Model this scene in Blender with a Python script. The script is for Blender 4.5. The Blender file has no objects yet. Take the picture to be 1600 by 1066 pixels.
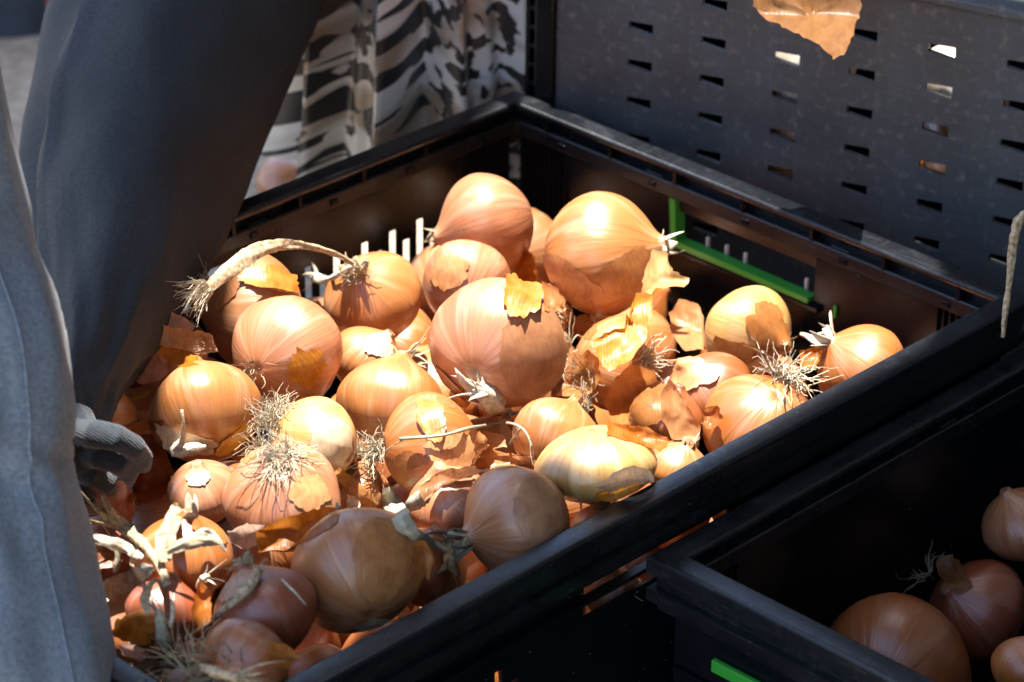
import bpy, bmesh, math, random
from mathutils import Vector, Matrix, noise
from mathutils.bvhtree import BVHTree
from mathutils.geometry import tessellate_polygon
R = math.radians
scene = bpy.context.scene
col = scene.collection

# ------------------------------------------------------------------ camera
ZR = 0.24                                  # height of the onion crate's rim above the ground
PIT, ROLL, FPX, AL = .4899, .013, 4966.85, .7656
CAM = Vector((-.0003, -1.816, .8 + ZR))
_f = Vector((0, math.cos(PIT), -math.sin(PIT))); _u = Vector((0, math.sin(PIT), math.cos(PIT))); _r = Vector((1, 0, 0))
RT = (_r * math.cos(ROLL) + _u * math.sin(ROLL)).normalized()
UP = (_u * math.cos(ROLL) - _r * math.sin(ROLL)).normalized()
FW = _f
cd = bpy.data.cameras.new('camera'); co = bpy.data.objects.new('camera', cd); col.objects.link(co)
co.matrix_world = Matrix(((RT.x, UP.x, -FW.x, CAM.x), (RT.y, UP.y, -FW.y, CAM.y), (RT.z, UP.z, -FW.z, CAM.z), (0, 0, 0, 1)))
cd.sensor_width = 36; cd.lens = FPX / 1600 * 36; cd.clip_start = .05; cd.clip_end = 200
cd.dof.use_dof = True; cd.dof.focus_distance = 1.63; cd.dof.aperture_fstop = 11
scene.camera = co
# ------------------------------------------------------------------ light
SUN = Vector((-.09, .13, .99)).normalized()          # towards the sun: high, a little behind the crate
w = bpy.data.worlds.new('World'); scene.world = w; w.use_nodes = True
nt = w.node_tree; bg = nt.nodes['Background']
sky = nt.nodes.new('ShaderNodeTexSky'); sky.sky_type = 'NISHITA'; sky.sun_disc = False
sky.sun_elevation = math.asin(SUN.z); sky.sun_rotation = math.atan2(SUN.x, SUN.y)
nt.links.new(sky.outputs[0], bg.inputs[0]); bg.inputs[1].default_value = .15
sl = bpy.data.lights.new('sun', 'SUN'); sl.energy = 5; sl.angle = R(.45); sl.color = (1, .965, .91)
so = bpy.data.objects.new('sun', sl); col.objects.link(so); so.rotation_euler = SUN.to_track_quat('Z', 'Y').to_euler()
scene.view_settings.view_transform = 'Standard'; scene.view_settings.look = 'None'
scene.view_settings.exposure = 1.82; scene.view_settings.gamma = 1
cy = scene.cycles; cy.max_bounces = 5; cy.diffuse_bounces = 2; cy.glossy_bounces = 2; cy.transmission_bounces = 3; cy.caustics_reflective = False; cy.caustics_refractive = False

# ------------------------------------------------------------------ helpers
U = Vector((math.cos(AL), -math.sin(AL), 0)); V = Vector((-math.sin(AL), -math.cos(AL), 0))
def ray(x, y): return FW + RT * ((x - 800) / FPX) - UP * ((y - 533) / FPX)
def at_z(x, y, z):                                    # the point of a sight line at height z above the rim
    r = ray(x, y); return CAM + r * ((z + ZR - CAM.z) / r.z)
def at_k(x, y, k): return CAM + ray(x, y) * k
def cr(s, t, z=0): return U * s + V * t + Vector((0, 0, z + ZR))
def depth(p): return (p - CAM).dot(FW)
TOCAM = -FW

def mk(name, vs, fs, mat, parent=None, smooth=True, mats=None):
    me = bpy.data.meshes.new(name); me.from_pydata([tuple(v) for v in vs], [], fs)
    if mat: me.materials.append(mat)
    if smooth: me.polygons.foreach_set('use_smooth', [True] * len(me.polygons))
    me.update()
    o = bpy.data.objects.new(name, me); col.objects.link(o)
    if parent: o.parent = parent
    return o
def tag(o, label=None, cat=None, group=None, kind=None):
    if label: o['label'] = label
    if cat: o['category'] = cat
    if group: o['group'] = group
    if kind: o['kind'] = kind
    return o
def empty(name, loc=(0, 0, 0), rz=0):
    o = bpy.data.objects.new(name, None); col.objects.link(o); o.location = loc; o.rotation_euler = (0, 0, rz); o.empty_display_size = .05
    return o
def setfib(o, data):
    a = o.data.attributes.new('fib', 'FLOAT_VECTOR', 'POINT')
    a.data.foreach_set('vector', [c for v in data for c in v])
class MB:
    def __init__(s): s.v = []; s.f = []
    def box(s, a, b):
        (x0, y0, z0), (x1, y1, z1) = a, b
        n = len(s.v)
        s.v += [(x0, y0, z0), (x1, y0, z0), (x1, y1, z0), (x0, y1, z0), (x0, y0, z1), (x1, y0, z1), (x1, y1, z1), (x0, y1, z1)]
        s.f += [tuple(n + i for i in q) for q in ((0, 3, 2, 1), (4, 5, 6, 7), (0, 1, 5, 4), (1, 2, 6, 5), (2, 3, 7, 6), (3, 0, 4, 7))]
        return s
    def tube(s, pts, rad, n=6, flat=1, nrm=None, close=True):
        base = len(s.v); m = len(pts); pts = [Vector(p) for p in pts]
        for i, p in enumerate(pts):
            t = (pts[min(i + 1, m - 1)] - pts[max(i - 1, 0)]).normalized()
            a = Vector(nrm) if nrm is not None else Vector((.31, .22, .92))
            a = a - t * a.dot(t)
            if a.length < 1e-4: a = t.orthogonal()
            a.normalize(); b = t.cross(a)
            r = rad[i] if hasattr(rad, '__len__') else rad
            for j in range(n):
                an = 2 * math.pi * j / n
                s.v.append(p + b * (r * math.cos(an)) + a * (r * flat * math.sin(an)))
        for i in range(m - 1):
            for j in range(n):
                s.f.append((base + i * n + j, base + i * n + (j + 1) % n, base + (i + 1) * n + (j + 1) % n, base + (i + 1) * n + j))
        if close:
            s.f.append(tuple(base + j for j in range(n))[::-1]); s.f.append(tuple(base + (m - 1) * n + j for j in range(n)))
        return s
    def build(s, name, mat, parent=None, smooth=False, bevel=0):
        o = mk(name, s.v, s.f, mat, parent, smooth)
        if bevel:
            b = o.modifiers.new('bevel', 'BEVEL'); b.width = bevel; b.segments = 2; b.limit_method = 'ANGLE'
        return o
def catmull(pts, n=5):
    out = []; P = [Vector(p) for p in pts]
    P = [P[0] * 2 - P[1]] + P + [P[-1] * 2 - P[-2]]
    for i in range(1, len(P) - 2):
        a, b, c, d = P[i - 1:i + 3]
        for k in range(n):
            t = k / n
            out.append(.5 * (2 * b + (c - a) * t + (2 * a - 5 * b + 4 * c - d) * t * t + (3 * b - a - 3 * c + d) * t ** 3))
    out.append(P[-2]); return out

# ------------------------------------------------------------------ materials
class NM:
    def __init__(s, name):
        s.m = bpy.data.materials.new(name); s.m.use_nodes = True; s.t = s.m.node_tree; s.p = s.t.nodes['Principled BSDF']; s.out = s.t.nodes['Material Output']
    def n(s, typ, **kw):
        d = s.t.nodes.new('ShaderNode' + typ)
        for k, v in kw.items():
            if k.startswith('_'): setattr(d, k[1:], v)
            else: d.inputs[k.replace('__', ' ')].default_value = v
        return d
    def l(s, a, b): s.t.links.new(a, b)
    def noise(s, vec, scale, detail=4, rough=.55, dist=0):
        d = s.n('TexNoise', Scale=scale, Detail=detail, Roughness=rough, Distortion=dist)
        if vec is not None: s.l(vec, d.inputs['Vector'])
        return d.outputs['Fac']
    def ramp(s, fac, stops):
        d = s.n('ValToRGB'); e = d.color_ramp.elements
        while len(e) < len(stops): e.new(.5)
        for el, (p, c) in zip(e, stops): el.position = p; el.color = c if len(c) == 4 else (*c, 1)
        s.l(fac, d.inputs[0]); return d.outputs[0]
    def mix(s, fac, a, b, mode='MIX'):
        d = s.n('Mix', _data_type='RGBA', _blend_type=mode)
        for sock, v in ((d.inputs[0], fac), (d.inputs[6], a), (d.inputs[7], b)):
            if hasattr(v, 'links'): s.l(v, sock)
            else: sock.default_value = v if not isinstance(v, tuple) else (*v, 1) if len(v) == 3 else v
        return d.outputs[2]
    def scale(s, vec, xyz):
        d = s.n('VectorMath', _operation='MULTIPLY'); s.l(vec, d.inputs[0]); d.inputs[1].default_value = xyz; return d.outputs[0]
    def bump(s, h, strength, dist):
        d = s.n('Bump', Strength=strength, Distance=dist); s.l(h, d.inputs['Height']); return d
def G(v): return (v, v, v)

def plastic(name, base, hi, rough, scratch=.0, dust=.0, speck=True, spec=.5):
    M = NM(name); tc = M.n('TexCoord').outputs['Object']
    n1 = M.noise(tc, 18, 5); n2 = M.noise(tc, 160, 3)
    c = M.mix(M.ramp(n1, [(.35, G(0)), (.7, G(1))]), base, hi)
    if scratch:
        acc = None
        for k, (rot, sc) in enumerate(((.5, (9, 9, 210)), (1.9, (210, 12, 9)), (2.6, (12, 160, 140)))):
            mp = M.n('Mapping'); mp.inputs['Rotation'].default_value = (rot, rot * 1.7, rot * .6); mp.inputs['Scale'].default_value = sc
            M.l(tc, mp.inputs[0]); f = M.noise(mp.outputs[0], 1, 2, .5, 2.2)
            r = M.ramp(f, [(.615, G(0)), (.66, G(1)), (.70, G(0))])
            acc = r if acc is None else M.mix(1.0, acc, r, 'ADD')
        d = M.n('Math', _operation='MULTIPLY'); M.l(acc, d.inputs[0]); d.inputs[1].default_value = scratch
        c = M.mix(d.outputs[0], c, (.22, .24, .26))
    if dust:
        f = M.ramp(n2, [(.55, G(0)), (.8, G(dust))]); c = M.mix(f, c, (.25, .22, .18))
    if speck:
        vo = M.n('TexVoronoi', Scale=95); M.l(tc, vo.inputs['Vector'])
        f = M.ramp(vo.outputs['Distance'], [(.035, G(1)), (.06, G(0))]); c = M.mix(f, c, (.12, .11, .10))
    M.l(c, M.p.inputs['Base Color'])
    rr = M.n('MapRange', To__Min=rough - .1, To__Max=rough + .15); M.l(n1, rr.inputs[0]); M.l(rr.outputs[0], M.p.inputs['Roughness'])
    M.l(M.bump(n2, .12, .001).outputs[0], M.p.inputs['Normal']); M.p.inputs['Specular IOR Level'].default_value = spec
    return M.m
M_black = plastic('black_plastic', (.004, .005, .007), (.007, .008, .010), .22, 0, 0, spec=.16)
M_rim = plastic('worn_black_rim', (.005, .006, .008), (.009, .010, .013), .27, .05, .06, spec=.38)
M_grey = plastic('grey_scratched_plastic', (.038, .045, .051), (.062, .072, .080), .5, .09, .5)
M_green = plastic('green_plastic', (.03, .30, .03), (.05, .40, .05), .4, 0, 0, False)
M_glint = plastic('pale_glint_grey', (.45, .46, .48), (.6, .6, .62), .35, 0, 0, False)  # pale tone stands in for glints on the prongs

def onion_mat():
    M = NM('onion_skin'); oi = M.n('ObjectInfo'); base = oi.outputs['Color']
    fib = M.n('Attribute', _attribute_name='fib').outputs['Vector']
    rnd = M.n('CombineXYZ'); mu = M.n('Math', _operation='MULTIPLY'); M.l(oi.outputs['Random'], mu.inputs[0]); mu.inputs[1].default_value = 37.
    for i in range(3): M.l(mu.outputs[0], rnd.inputs[i])
    def off(v):
        a = M.n('VectorMath', _operation='ADD'); M.l(v, a.inputs[0]); M.l(rnd.outputs[0], a.inputs[1]); return a.outputs[0]
    fine = M.noise(off(M.scale(fib, (16, 16, 1.1))), 1, 3, .6)
    vein = M.noise(off(M.scale(fib, (8, 8, .45))), 1, 2, .5)
    patch = M.noise(off(M.scale(fib, (1.5, 1.5, 1.8))), 1, 5, .6, .7)
    patch2 = M.noise(off(M.scale(fib, (2.6, 2.6, 2.2))), 1.3, 3, .5, .4)
    hsv = M.n('HueSaturation', Hue=.487, Saturation=1.12, Value=.62); M.l(base, hsv.inputs['Color'])
    hs2 = M.n('HueSaturation', Hue=.506, Saturation=.78, Value=1.22); M.l(base, hs2.inputs['Color'])
    c = M.mix(M.ramp(patch, [(.36, G(0)), (.66, G(.5))]), base, hsv.outputs[0])
    c = M.mix(M.ramp(patch2, [(.50, G(0)), (.62, G(.4))]), c, hs2.outputs[0])
    c = M.mix(M.ramp(fine, [(.34, G(.18)), (.52, G(0))]), c, (.28, .09, .02))
    c = M.mix(M.ramp(vein, [(.488, G(0)), (.5, G(.42)), (.512, G(0))]), c, (.20, .065, .02))
    fine2 = M.noise(off(M.scale(fib, (42, 42, .9))), 1, 2, .6)
    c = M.mix(M.ramp(fine2, [(.36, G(.26)), (.46, G(0))]), c, (.24, .08, .025))
    nick = M.noise(off(M.scale(fib, (5, 5, 7))), 1, 5, .7, 1.2)
    c = M.mix(M.ramp(nick, [(.62, G(0)), (.70, G(.55))]), c, (.16, .06, .02))
    sep = M.n('SeparateXYZ'); M.l(fib, sep.inputs[0])
    ends = M.ramp(sep.outputs[2], [(.02, G(.75)), (.10, G(0)), (.84, G(0)), (.97, G(.85))])
    c = M.mix(ends, c, (.20, .10, .045))
    M.l(c, M.p.inputs['Base Color'])
    rr = M.n('MapRange', To__Min=.30, To__Max=.44); M.l(patch, rr.inputs[0]); M.l(rr.outputs[0], M.p.inputs['Roughness'])
    M.p.inputs['Specular IOR Level'].default_value = 1.0
    ad = M.n('Math', _operation='MULTIPLY_ADD'); M.l(fine, ad.inputs[0]); ad.inputs[1].default_value = .30; M.l(patch2, ad.inputs[2])
    M.l(M.bump(ad.outputs[0], .42, .0016).outputs[0], M.p.inputs['Normal'])
    return M.m
M_onion = onion_mat()

def skin_mat(name, trans, rough):
    M = NM(name); oi = M.n('ObjectInfo'); base = oi.outputs['Color']
    fib = M.n('Attribute', _attribute_name='fib').outputs['Vector']
    fine = M.noise(M.scale(fib, (22, 1.6, 1)), 1, 3, .6); pt = M.noise(M.scale(fib, (2, 2, 1)), 1.5, 4, .6, .5)
    hsv = M.n('HueSaturation', Hue=.49, Saturation=1.05, Value=.66); M.l(base, hsv.inputs['Color'])
    c = M.mix(M.ramp(pt, [(.4, G(0)), (.65, G(.8))]), base, hsv.outputs[0])
    c = M.mix(M.ramp(fine, [(.36, G(.24)), (.5, G(0))]), c, (.25, .09, .02))
    M.l(c, M.p.inputs['Base Color']); M.p.inputs['Roughness'].default_value = rough
    b = M.bump(fine, .5, .0007); M.l(b.outputs[0], M.p.inputs['Normal'])
    tr = M.n('BsdfTranslucent'); M.l(c, tr.inputs[0]); ms = M.n('MixShader', Fac=trans)
    M.l(M.p.outputs[0], ms.inputs[1]); M.l(tr.outputs[0], ms.inputs[2]); M.l(ms.outputs[0], M.out.inputs[0])
    return M.m
M_skin = skin_mat('papery_onion_skin', .52, .34); M_flake = skin_mat('clinging_onion_skin', .06, .34)

def fibre_mat(name, a, b, rough, sc=(260, 260, 260)):
    M = NM(name); tc = M.n('TexCoord').outputs['Object']
    f = M.noise(M.scale(tc, sc), 1, 4, .6); c = M.ramp(f, [(.3, a), (.7, b)]); M.l(c, M.p.inputs['Base Color'])
    M.p.inputs['Roughness'].default_value = rough; M.l(M.bump(f, .5, .0006).outputs[0], M.p.inputs['Normal'])
    return M.m
M_stem = fibre_mat('dry_stem', (.19, .11, .05), (.60, .48, .30), .7, (420, 420, 420))
M_pale = fibre_mat('pale_dry_leaf', (.36, .28, .18), (.74, .67, .54), .65, (380, 380, 380))
M_green_stem = fibre_mat('grey_green_dry_leaf', (.22, .20, .13), (.48, .44, .32), .7)
M_root = fibre_mat('dry_roots', (.36, .29, .19), (.66, .58, .42), .8)
M_rootd = fibre_mat('brown_dry_roots', (.16, .11, .065), (.42, .34, .22), .8)

def cloth(name, a, b, sc, rough, weave, wstr, big=6, sheen=.2):
    M = NM(name); tc = M.n('TexCoord').outputs['Object']
    n1 = M.noise(tc, big, 4); n2 = M.noise(tc, sc, 3, .7)
    c = M.mix(M.ramp(n1, [(.35, G(0)), (.68, G(1))]), a, b)
    c = M.mix(M.ramp(n2, [(.35, G(.6)), (.6, G(0))]), c, tuple(x * .4 for x in a))
    M.l(c, M.p.inputs['Base Color']); M.p.inputs['Roughness'].default_value = rough
    M.p.inputs['Sheen Weight'].default_value = sheen
    wv = M.noise(M.scale(tc, weave), 1, 2, .6); b1 = M.bump(wv, wstr, .0008)
    b2 = M.bump(M.noise(tc, 28, 3), .35, .004); M.l(b1.outputs[0], b2.inputs['Normal']); M.l(b2.outputs[0], M.p.inputs['Normal'])
    return M.m
M_sleeve = cloth('charcoal_fleece', (.017, .021, .027), (.029, .035, .043), 420, .9, (900, 900, 900), .8, sheen=0)
M_denim = cloth('grey_blue_denim', (.23, .285, .35), (.33, .395, .46), 500, .85, (1400, 1400, 500), .5, 9)
M_knit = cloth('grey_blue_knit', (.018, .023, .030), (.034, .043, .055), 300, .95, (300, 300, 1500), 1.0, 20)

def print_mat():
    M = NM('animal_print_cloth'); uv = M.n('Attribute', _attribute_name='fib').outputs['Vector']
    n1 = M.noise(M.scale(uv, (21, 25, 1)), 1, 1.5, .5, .35); n2 = M.noise(M.scale(uv, (9, 10, 1)), 1, 2, .5, .3)
    c = M.ramp(n2, [(.45, (.74, .69, .62)), (.62, (.34, .26, .18))])
    c = M.mix(M.ramp(n1, [(.505, G(0)), (.53, G(1))]), c, (.012, .012, .015))
    M.l(c, M.p.inputs['Base Color']); M.p.inputs['Roughness'].default_value = .36; M.p.inputs['Sheen Weight'].default_value = .3
    return M.m
M_print = print_mat()

def ground_mat():
    M = NM('worn_stone_ground'); tc = M.n('TexCoord').outputs['Object']
    a = M.noise(tc, 4, 6); b = M.noise(tc, 60, 4)
    c = M.mix(M.ramp(a, [(.35, G(0)), (.65, G(1))]), (.40, .29, .19), (.52, .40, .28))
    c = M.mix(M.ramp(b, [(.4, G(.5)), (.6, G(0))]), c, (.17, .14, .11))
    M.l(c, M.p.inputs['Base Color']); M.p.inputs['Roughness'].default_value = .9
    M.l(M.bump(b, .6, .006).outputs[0], M.p.inputs['Normal']); return M.m
M_ground = ground_mat()
def knit_ribs(m):
    t = m.node_tree; N = NM.__new__(NM); N.m = m; N.t = t; N.p = t.nodes['Principled BSDF']
    wv = N.n('TexWave', Scale=290, Distortion=3); wv.bands_direction = 'DIAGONAL'; N.l(N.n('TexCoord').outputs['Object'], wv.inputs['Vector'])
    b = N.bump(wv.outputs['Fac'], .4, .0008); N.l(b.outputs[0], N.p.inputs['Normal'])
knit_ribs(M_knit)
M_canvas = cloth('added_awning_canvas', (.16, .17, .17), (.20, .21, .21), 300, .9, (600, 600, 600), .3)
M_red = cloth('red_cloth', (.35, .04, .04), (.45, .06, .06), 300, .9, (600, 600, 600), .3)
M_navy = cloth('dark_blue_cloth', (.04, .05, .07), (.07, .085, .11), 300, .9, (600, 600, 600), .3)

# ------------------------------------------------------------------ ground and added shade awning
me = MB(); me.v = [(-60, -60, 0), (60, -60, 0), (60, 60, 0), (-60, 60, 0)]; me.f = [(0, 1, 2, 3)]
tag(me.build('ground', M_ground), kind='structure')

GAP = [(520, 292), (720, 222), (815, 138), (970, 186), (1205, 278), (1412, 370), (1462, 420), (1486, 495), (1440, 560),
       (1250, 656), (1092, 740), (982, 800), (915, 792), (866, 764), (800, 748), (712, 764), (654, 792), (606, 822), (535, 832), (478, 832), (420, 868), (384, 930), (330, 965), (240, 970), (160, 955), (120, 890), (150, 800), (200, 790), (258, 790), (274, 760), (278, 715), (262, 672), (264, 622), (330, 566), (384, 490), (428, 396)]
HA = 1.62
def up_awning(p):                                       # along the sun's direction up to the awning
    return p + SUN * ((HA - p.z) / SUN.z)
def awning():  # added out of view to cast shade; its holes shape the sun patches
    hole = [up_awning(at_z(x, y, -.005)) for x, y in GAP]
    hole2 = [up_awning(p) for p in BIN_OPEN]
    c = sum(hole, Vector()) / len(hole)
    outer = [Vector((c.x + a, c.y + b, HA)) for a, b in ((-.68, -.80), (-.12, -.85), (.10, -2.0), (1.5, -2.0), (1.5, 1.35), (-.68, 1.35))]
    hole3 = [up_awning(Vector((x, y, 0))) for x, y in ((-.135, .19), (-.035, .19), (-.035, .345), (-.135, .33))]  # hole added to light the ground seen through the wall slots
    loops = [outer, hole, hole2, hole3]
    tris = tessellate_polygon(loops)
    vs = [p for l in loops for p in l]
    o = mk('added_shade_awning', vs, [tuple(t) for t in tris], M_canvas, None, False)
    sm = o.modifiers.new('thickness', 'SOLIDIFY'); sm.thickness = .002
    lo = c + Vector((0, 0, -HA))                        # added curtains, out of view, that keep skylight off the second crate
    def curtain(p, q):
        n = 40; vs, fs = [], []
        for i in range(n + 1):
            a = p.lerp(q, i / n); d = (q - p).normalized(); a = a + Vector((-d.y, d.x, 0)) * .03 * math.sin(i * 1.3)
            vs += [(a.x, a.y, .02), (a.x, a.y, HA - .01)]
        for i in range(n): fs.append((2 * i, 2 * i + 2, 2 * i + 3, 2 * i + 1))
        k = mk('added_shade_curtain', vs, fs, M_canvas, o)
    curtain(Vector((.85, -2.2, 0)), Vector((.85, .6, 0))); curtain(Vector((.12, -2.3, 0)), Vector((.85, -2.25, 0))); curtain(Vector((.85, .62, 0)), Vector((.3, 1.15, 0)))
    tag(o, 'added grey canvas awning out of view, with gaps cut to shape the sunlight', 'awning')

# ------------------------------------------------------------------ crates
def swept(rect, prof):                                   # a profile (outward, height) carried round a rectangle with mitred corners
    x0, x1, y0, y1 = rect; mb = MB(); n = len(prof)
    for o, z in prof: mb.v += [(x0 - o, y0 - o, z), (x1 + o, y0 - o, z), (x1 + o, y1 + o, z), (x0 - o, y1 + o, z)]
    for i in range(n):
        j = (i + 1) % n
        for k in range(4):
            m = (k + 1) % 4
            mb.f.append((i * 4 + k, i * 4 + m, j * 4 + m, j * 4 + k))
    return mb
RIM = [*[(.0026 - .0026 * math.cos(R(a)), -.0026 + .0026 * math.sin(R(a))) for a in (0, 15, 30, 45, 60, 75, 90)], (.0126, 0), *[(.0126 + .0024 * math.sin(R(a)), -.0024 + .0024 * math.cos(R(a))) for a in (22, 45, 67, 90)], (.015, -.010), (.0112, -.0112), (.0112, -.0175), (.0146, -.0185), (.0146, -.0255), (.0105, -.0268),
       (.0105, -.031), (.0055, -.031), (.0045, -.0215), (.0008, -.0215), (-.0004, -.0205), (.0002, -.0128), (.0010, -.0120), (.0075, -.0120), (.0075, -.0042), (.0006, -.0042)]
def wallmesh(L, z0, z1, o0, o1, holes):                  # a wall slab along x with rectangular openings; y runs outward
    xs = sorted({0, L, *[h[0] for h in holes], *[h[1] for h in holes]}); zs = sorted({z0, z1, *[h[2] for h in holes], *[h[3] for h in holes]})
    solid = {}
    for i in range(len(xs) - 1):
        for j in range(len(zs) - 1):
            cx, cz = (xs[i] + xs[i + 1]) / 2, (zs[j] + zs[j + 1]) / 2
            solid[i, j] = not any(h[0] < cx < h[1] and h[2] < cz < h[3] for h in holes)
    mb = MB(); idx = {}
    def v(i, j, o):
        if (i, j, o) not in idx: idx[i, j, o] = len(mb.v); mb.v.append((xs[i], o, zs[j]))
        return idx[i, j, o]
    for (i, j), s in solid.items():
        if not s: continue
        mb.f.append((v(i, j, o0), v(i + 1, j, o0), v(i + 1, j + 1, o0), v(i, j + 1, o0)))
        mb.f.append((v(i, j, o1), v(i, j + 1, o1), v(i + 1, j + 1, o1), v(i + 1, j, o1)))
        for di, dj, a, b in ((-1, 0, (i, j + 1), (i, j)), (1, 0, (i + 1, j), (i + 1, j + 1)), (0, -1, (i, j), (i + 1, j)), (0, 1, (i + 1, j + 1), (i, j + 1))):
            if not solid.get((i + di, j + dj), False): mb.f.append((v(*a, o0), v(*a, o1), v(*b, o1), v(*b, o0)))
    return mb
def crate(label, s0, s1, t0, t1, zt, H, detail=True, frames=True, nm='folding_crate', handles=(1, 1, 1, 1), slots=False):
    """inner rim rectangle in crate coordinates; local x = along the short side, y = -t, z from the rim down"""
    e = empty(nm, cr(0, 0, zt - H), -AL); tag(e, label, 'crate', 'black folding crates')
    rect = (s0, s1, -t1, -t0)
    def put(mb, name, m=M_black, bev=.0005, parent=e, smooth=False):
        mb.v = [(x, y, z + H) for x, y, z in mb.v]; return mb.build(name, m, parent, smooth, bev)
    rim = put(swept(rect, RIM), 'rim', M_rim, bev=0, smooth=True); es = rim.modifiers.new('sharp', 'EDGE_SPLIT'); es.split_angle = R(32)
    mb = MB(); mb.box((s0 - .004, -t1 - .004, -H), (s1 + .004, -t0 + .004, -H + .004)); put(mb, 'base')
    sides = {'A': (s1 - s0, (s0, -t0), 0), 'B': (t1 - t0, (s1, -t0), -90), 'C': (s1 - s0, (s1, -t1), 180), 'D': (t1 - t0, (s0, -t1), 90)}
    for k, (q, (L, org, ang)) in enumerate(sides.items()):
        rot = Matrix.Rotation(R(ang), 3, 'Z'); org = Vector((*org, 0))
        def xf(mb):
            mb.v = [tuple(rot @ Vector(v) + org) for v in mb.v]; return mb
        hx0, hx1 = L / 2 - .0535, L / 2 + .0545
        holes = [(hx0, hx1, -.0525, -.0225)] if handles[k] else []
        if k % 2:                                        # narrow vertical slots low in the long walls
            n0 = 0
            for i in range(-40, 60):
                x = .4440 + i * .01165
                if slots and (.03 < x < L - .03 and abs(x - L / 2) > .07 if k == 3 else .385 < x < .432): holes += [(x - .0031, x + .0031, -.112, -.0555 if i % 2 == 0 else -.0655)]
        elif detail:
            for i in range(14):
                x = .03 + i * (L - .06) / 13
                holes += [(x - .006, x + .006, -.10, -.094), (x - .006, x + .006, -.14, -.134), (x - .006, x + .006, -.18, -.174)]
        wall = put(xf(wallmesh(L, -H + .004, -.0215, .0046, .0085 if k % 2 == 0 else .0061, holes)), 'side_wall', bev=0)
        if detail:                                       # band below the rim with stepped lower edge over the hinges
            for xx in (hx0 - .034, hx1 + .002):
                pts = [(xx, .0036, -.024), (xx + .004, .0036, -.0165), (xx + .010, .0036, -.0125), (xx + .022, .0036, -.0125), (xx + .028, .0036, -.0165), (xx + .032, .0036, -.024)]
                put(xf(MB().tube(pts, .0016, 6)), 'hinge_cover', parent=wall, bev=0)
            nd = max(3, int(L / .05))
            for i in range(nd):                          # dividers in the groove of the rim
                x = (i + .5) * L / nd
                mb = MB().box((x - .0012, .0003, -.0121), (x + .0012, .0076, -.0040)); put(xf(mb), 'groove_divider', parent=rim, bev=0)
            nc = int(L / .062)
            for i in range(nc):
                x = (i + .55) * L / nc
                mb = MB().box((x - .0028, -.0012, -.0186), (x + .0028, .0012, -.0150)); put(xf(mb), 'clip', parent=rim, bev=.0004)
            for end in (0, 1):                           # fluted strip by each corner
                mb = MB(); pr = []
                for i in range(9):
                    x = .004 + i * .0045; pr += [(x, .0046), (x + .0004, .0024), (x + .0014, .0024), (x + .0018, .0046)]
                for x, y in pr:
                    x = x if end == 0 else L - x
                    mb.v += [(x, y, -H + .004), (x, y, -.0216)]
                mb.f = [(2 * i, 2 * i + 2, 2 * i + 3, 2 * i + 1) for i in range(len(pr) - 1)]
                put(xf(mb), 'fluted_corner', parent=wall, bev=0)
            for z in ((-.06, -.075, -.145, -.21) if k % 2 == 0 else (-.040, -.122, -.145, -.21)): put(xf(MB().box((.002, .0060 if k % 2 else .0084, z - .0012), (L - .002, .0118, z + .0012))), 'outer_rib', parent=wall, bev=.0004)
        if handles[k] and k == 0:
            g = .0030; pl = [(hx0 - .001, -.0536), (hx1 - .002, -.0536), (hx1 - .002, -.0536 + g), (hx0 + g, -.0525 + g), (hx0 + g - .002, -.0225), (hx0 - .0035, -.0225)]
            fr = MB(); fr.v = [(x, .0012, z) for x, z in pl] + [(x, .0098, z) for x, z in pl]; n = len(pl)
            fr.f = [tuple(range(n)), tuple(range(n, 2 * n))[::-1]] + [(i, i + n, (i + 1) % n + n, (i + 1) % n) for i in range(n)]
            put(xf(fr), 'handle_frame', M_green, 0, parent=wall)
            lip = MB().box((hx0 - .006, .0006, -.0580), (hx1 + .006, .0100, -.0538)); put(xf(lip), 'handle_lip', parent=wall, bev=.001)
            for x in (.1515, .1665, .1812, .2284):          # prongs outside the opening, painted pale to stand for glints
                c = MB().box((x - .0012, .0102, -.0545), (x + .0012, .0124, -.0440)); put(xf(c), 'prong', M_glint, .0005, parent=wall)
            c = MB().box((.146, .0104, -.0570), (.185, .0122, -.0546)); put(xf(c), 'prong_bar', M_glint, .0005, parent=wall)
            for x in (hx0 - .017, hx1 + .017):
                c = MB().box((x - .0011, .0026, -.057), (x + .0011, .0047, -.049)); put(xf(c), 'latch_tip', M_green, .0006, parent=wall)
    return e
main = crate('large black folding crate heaped with onions in the sun', 0, .37, 0, .569, 0, ZR, slots=True)
# the shaded crate beside it, a little lower
crate('dark shaded crate of onions alongside the sunlit one, cut by the picture edge', .403, .773, -.278, .292, -.025, ZR - .025, handles=(0, 0, 0, 0))
gm = MB(); gm.box((.430, -.3046, .1655), (.512, -.3012, .1725))
E2 = [o for o in bpy.data.objects if o.name == 'folding_crate.001'][0]
gm.build('handle_frame', M_green, E2, bevel=.0008)

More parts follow.
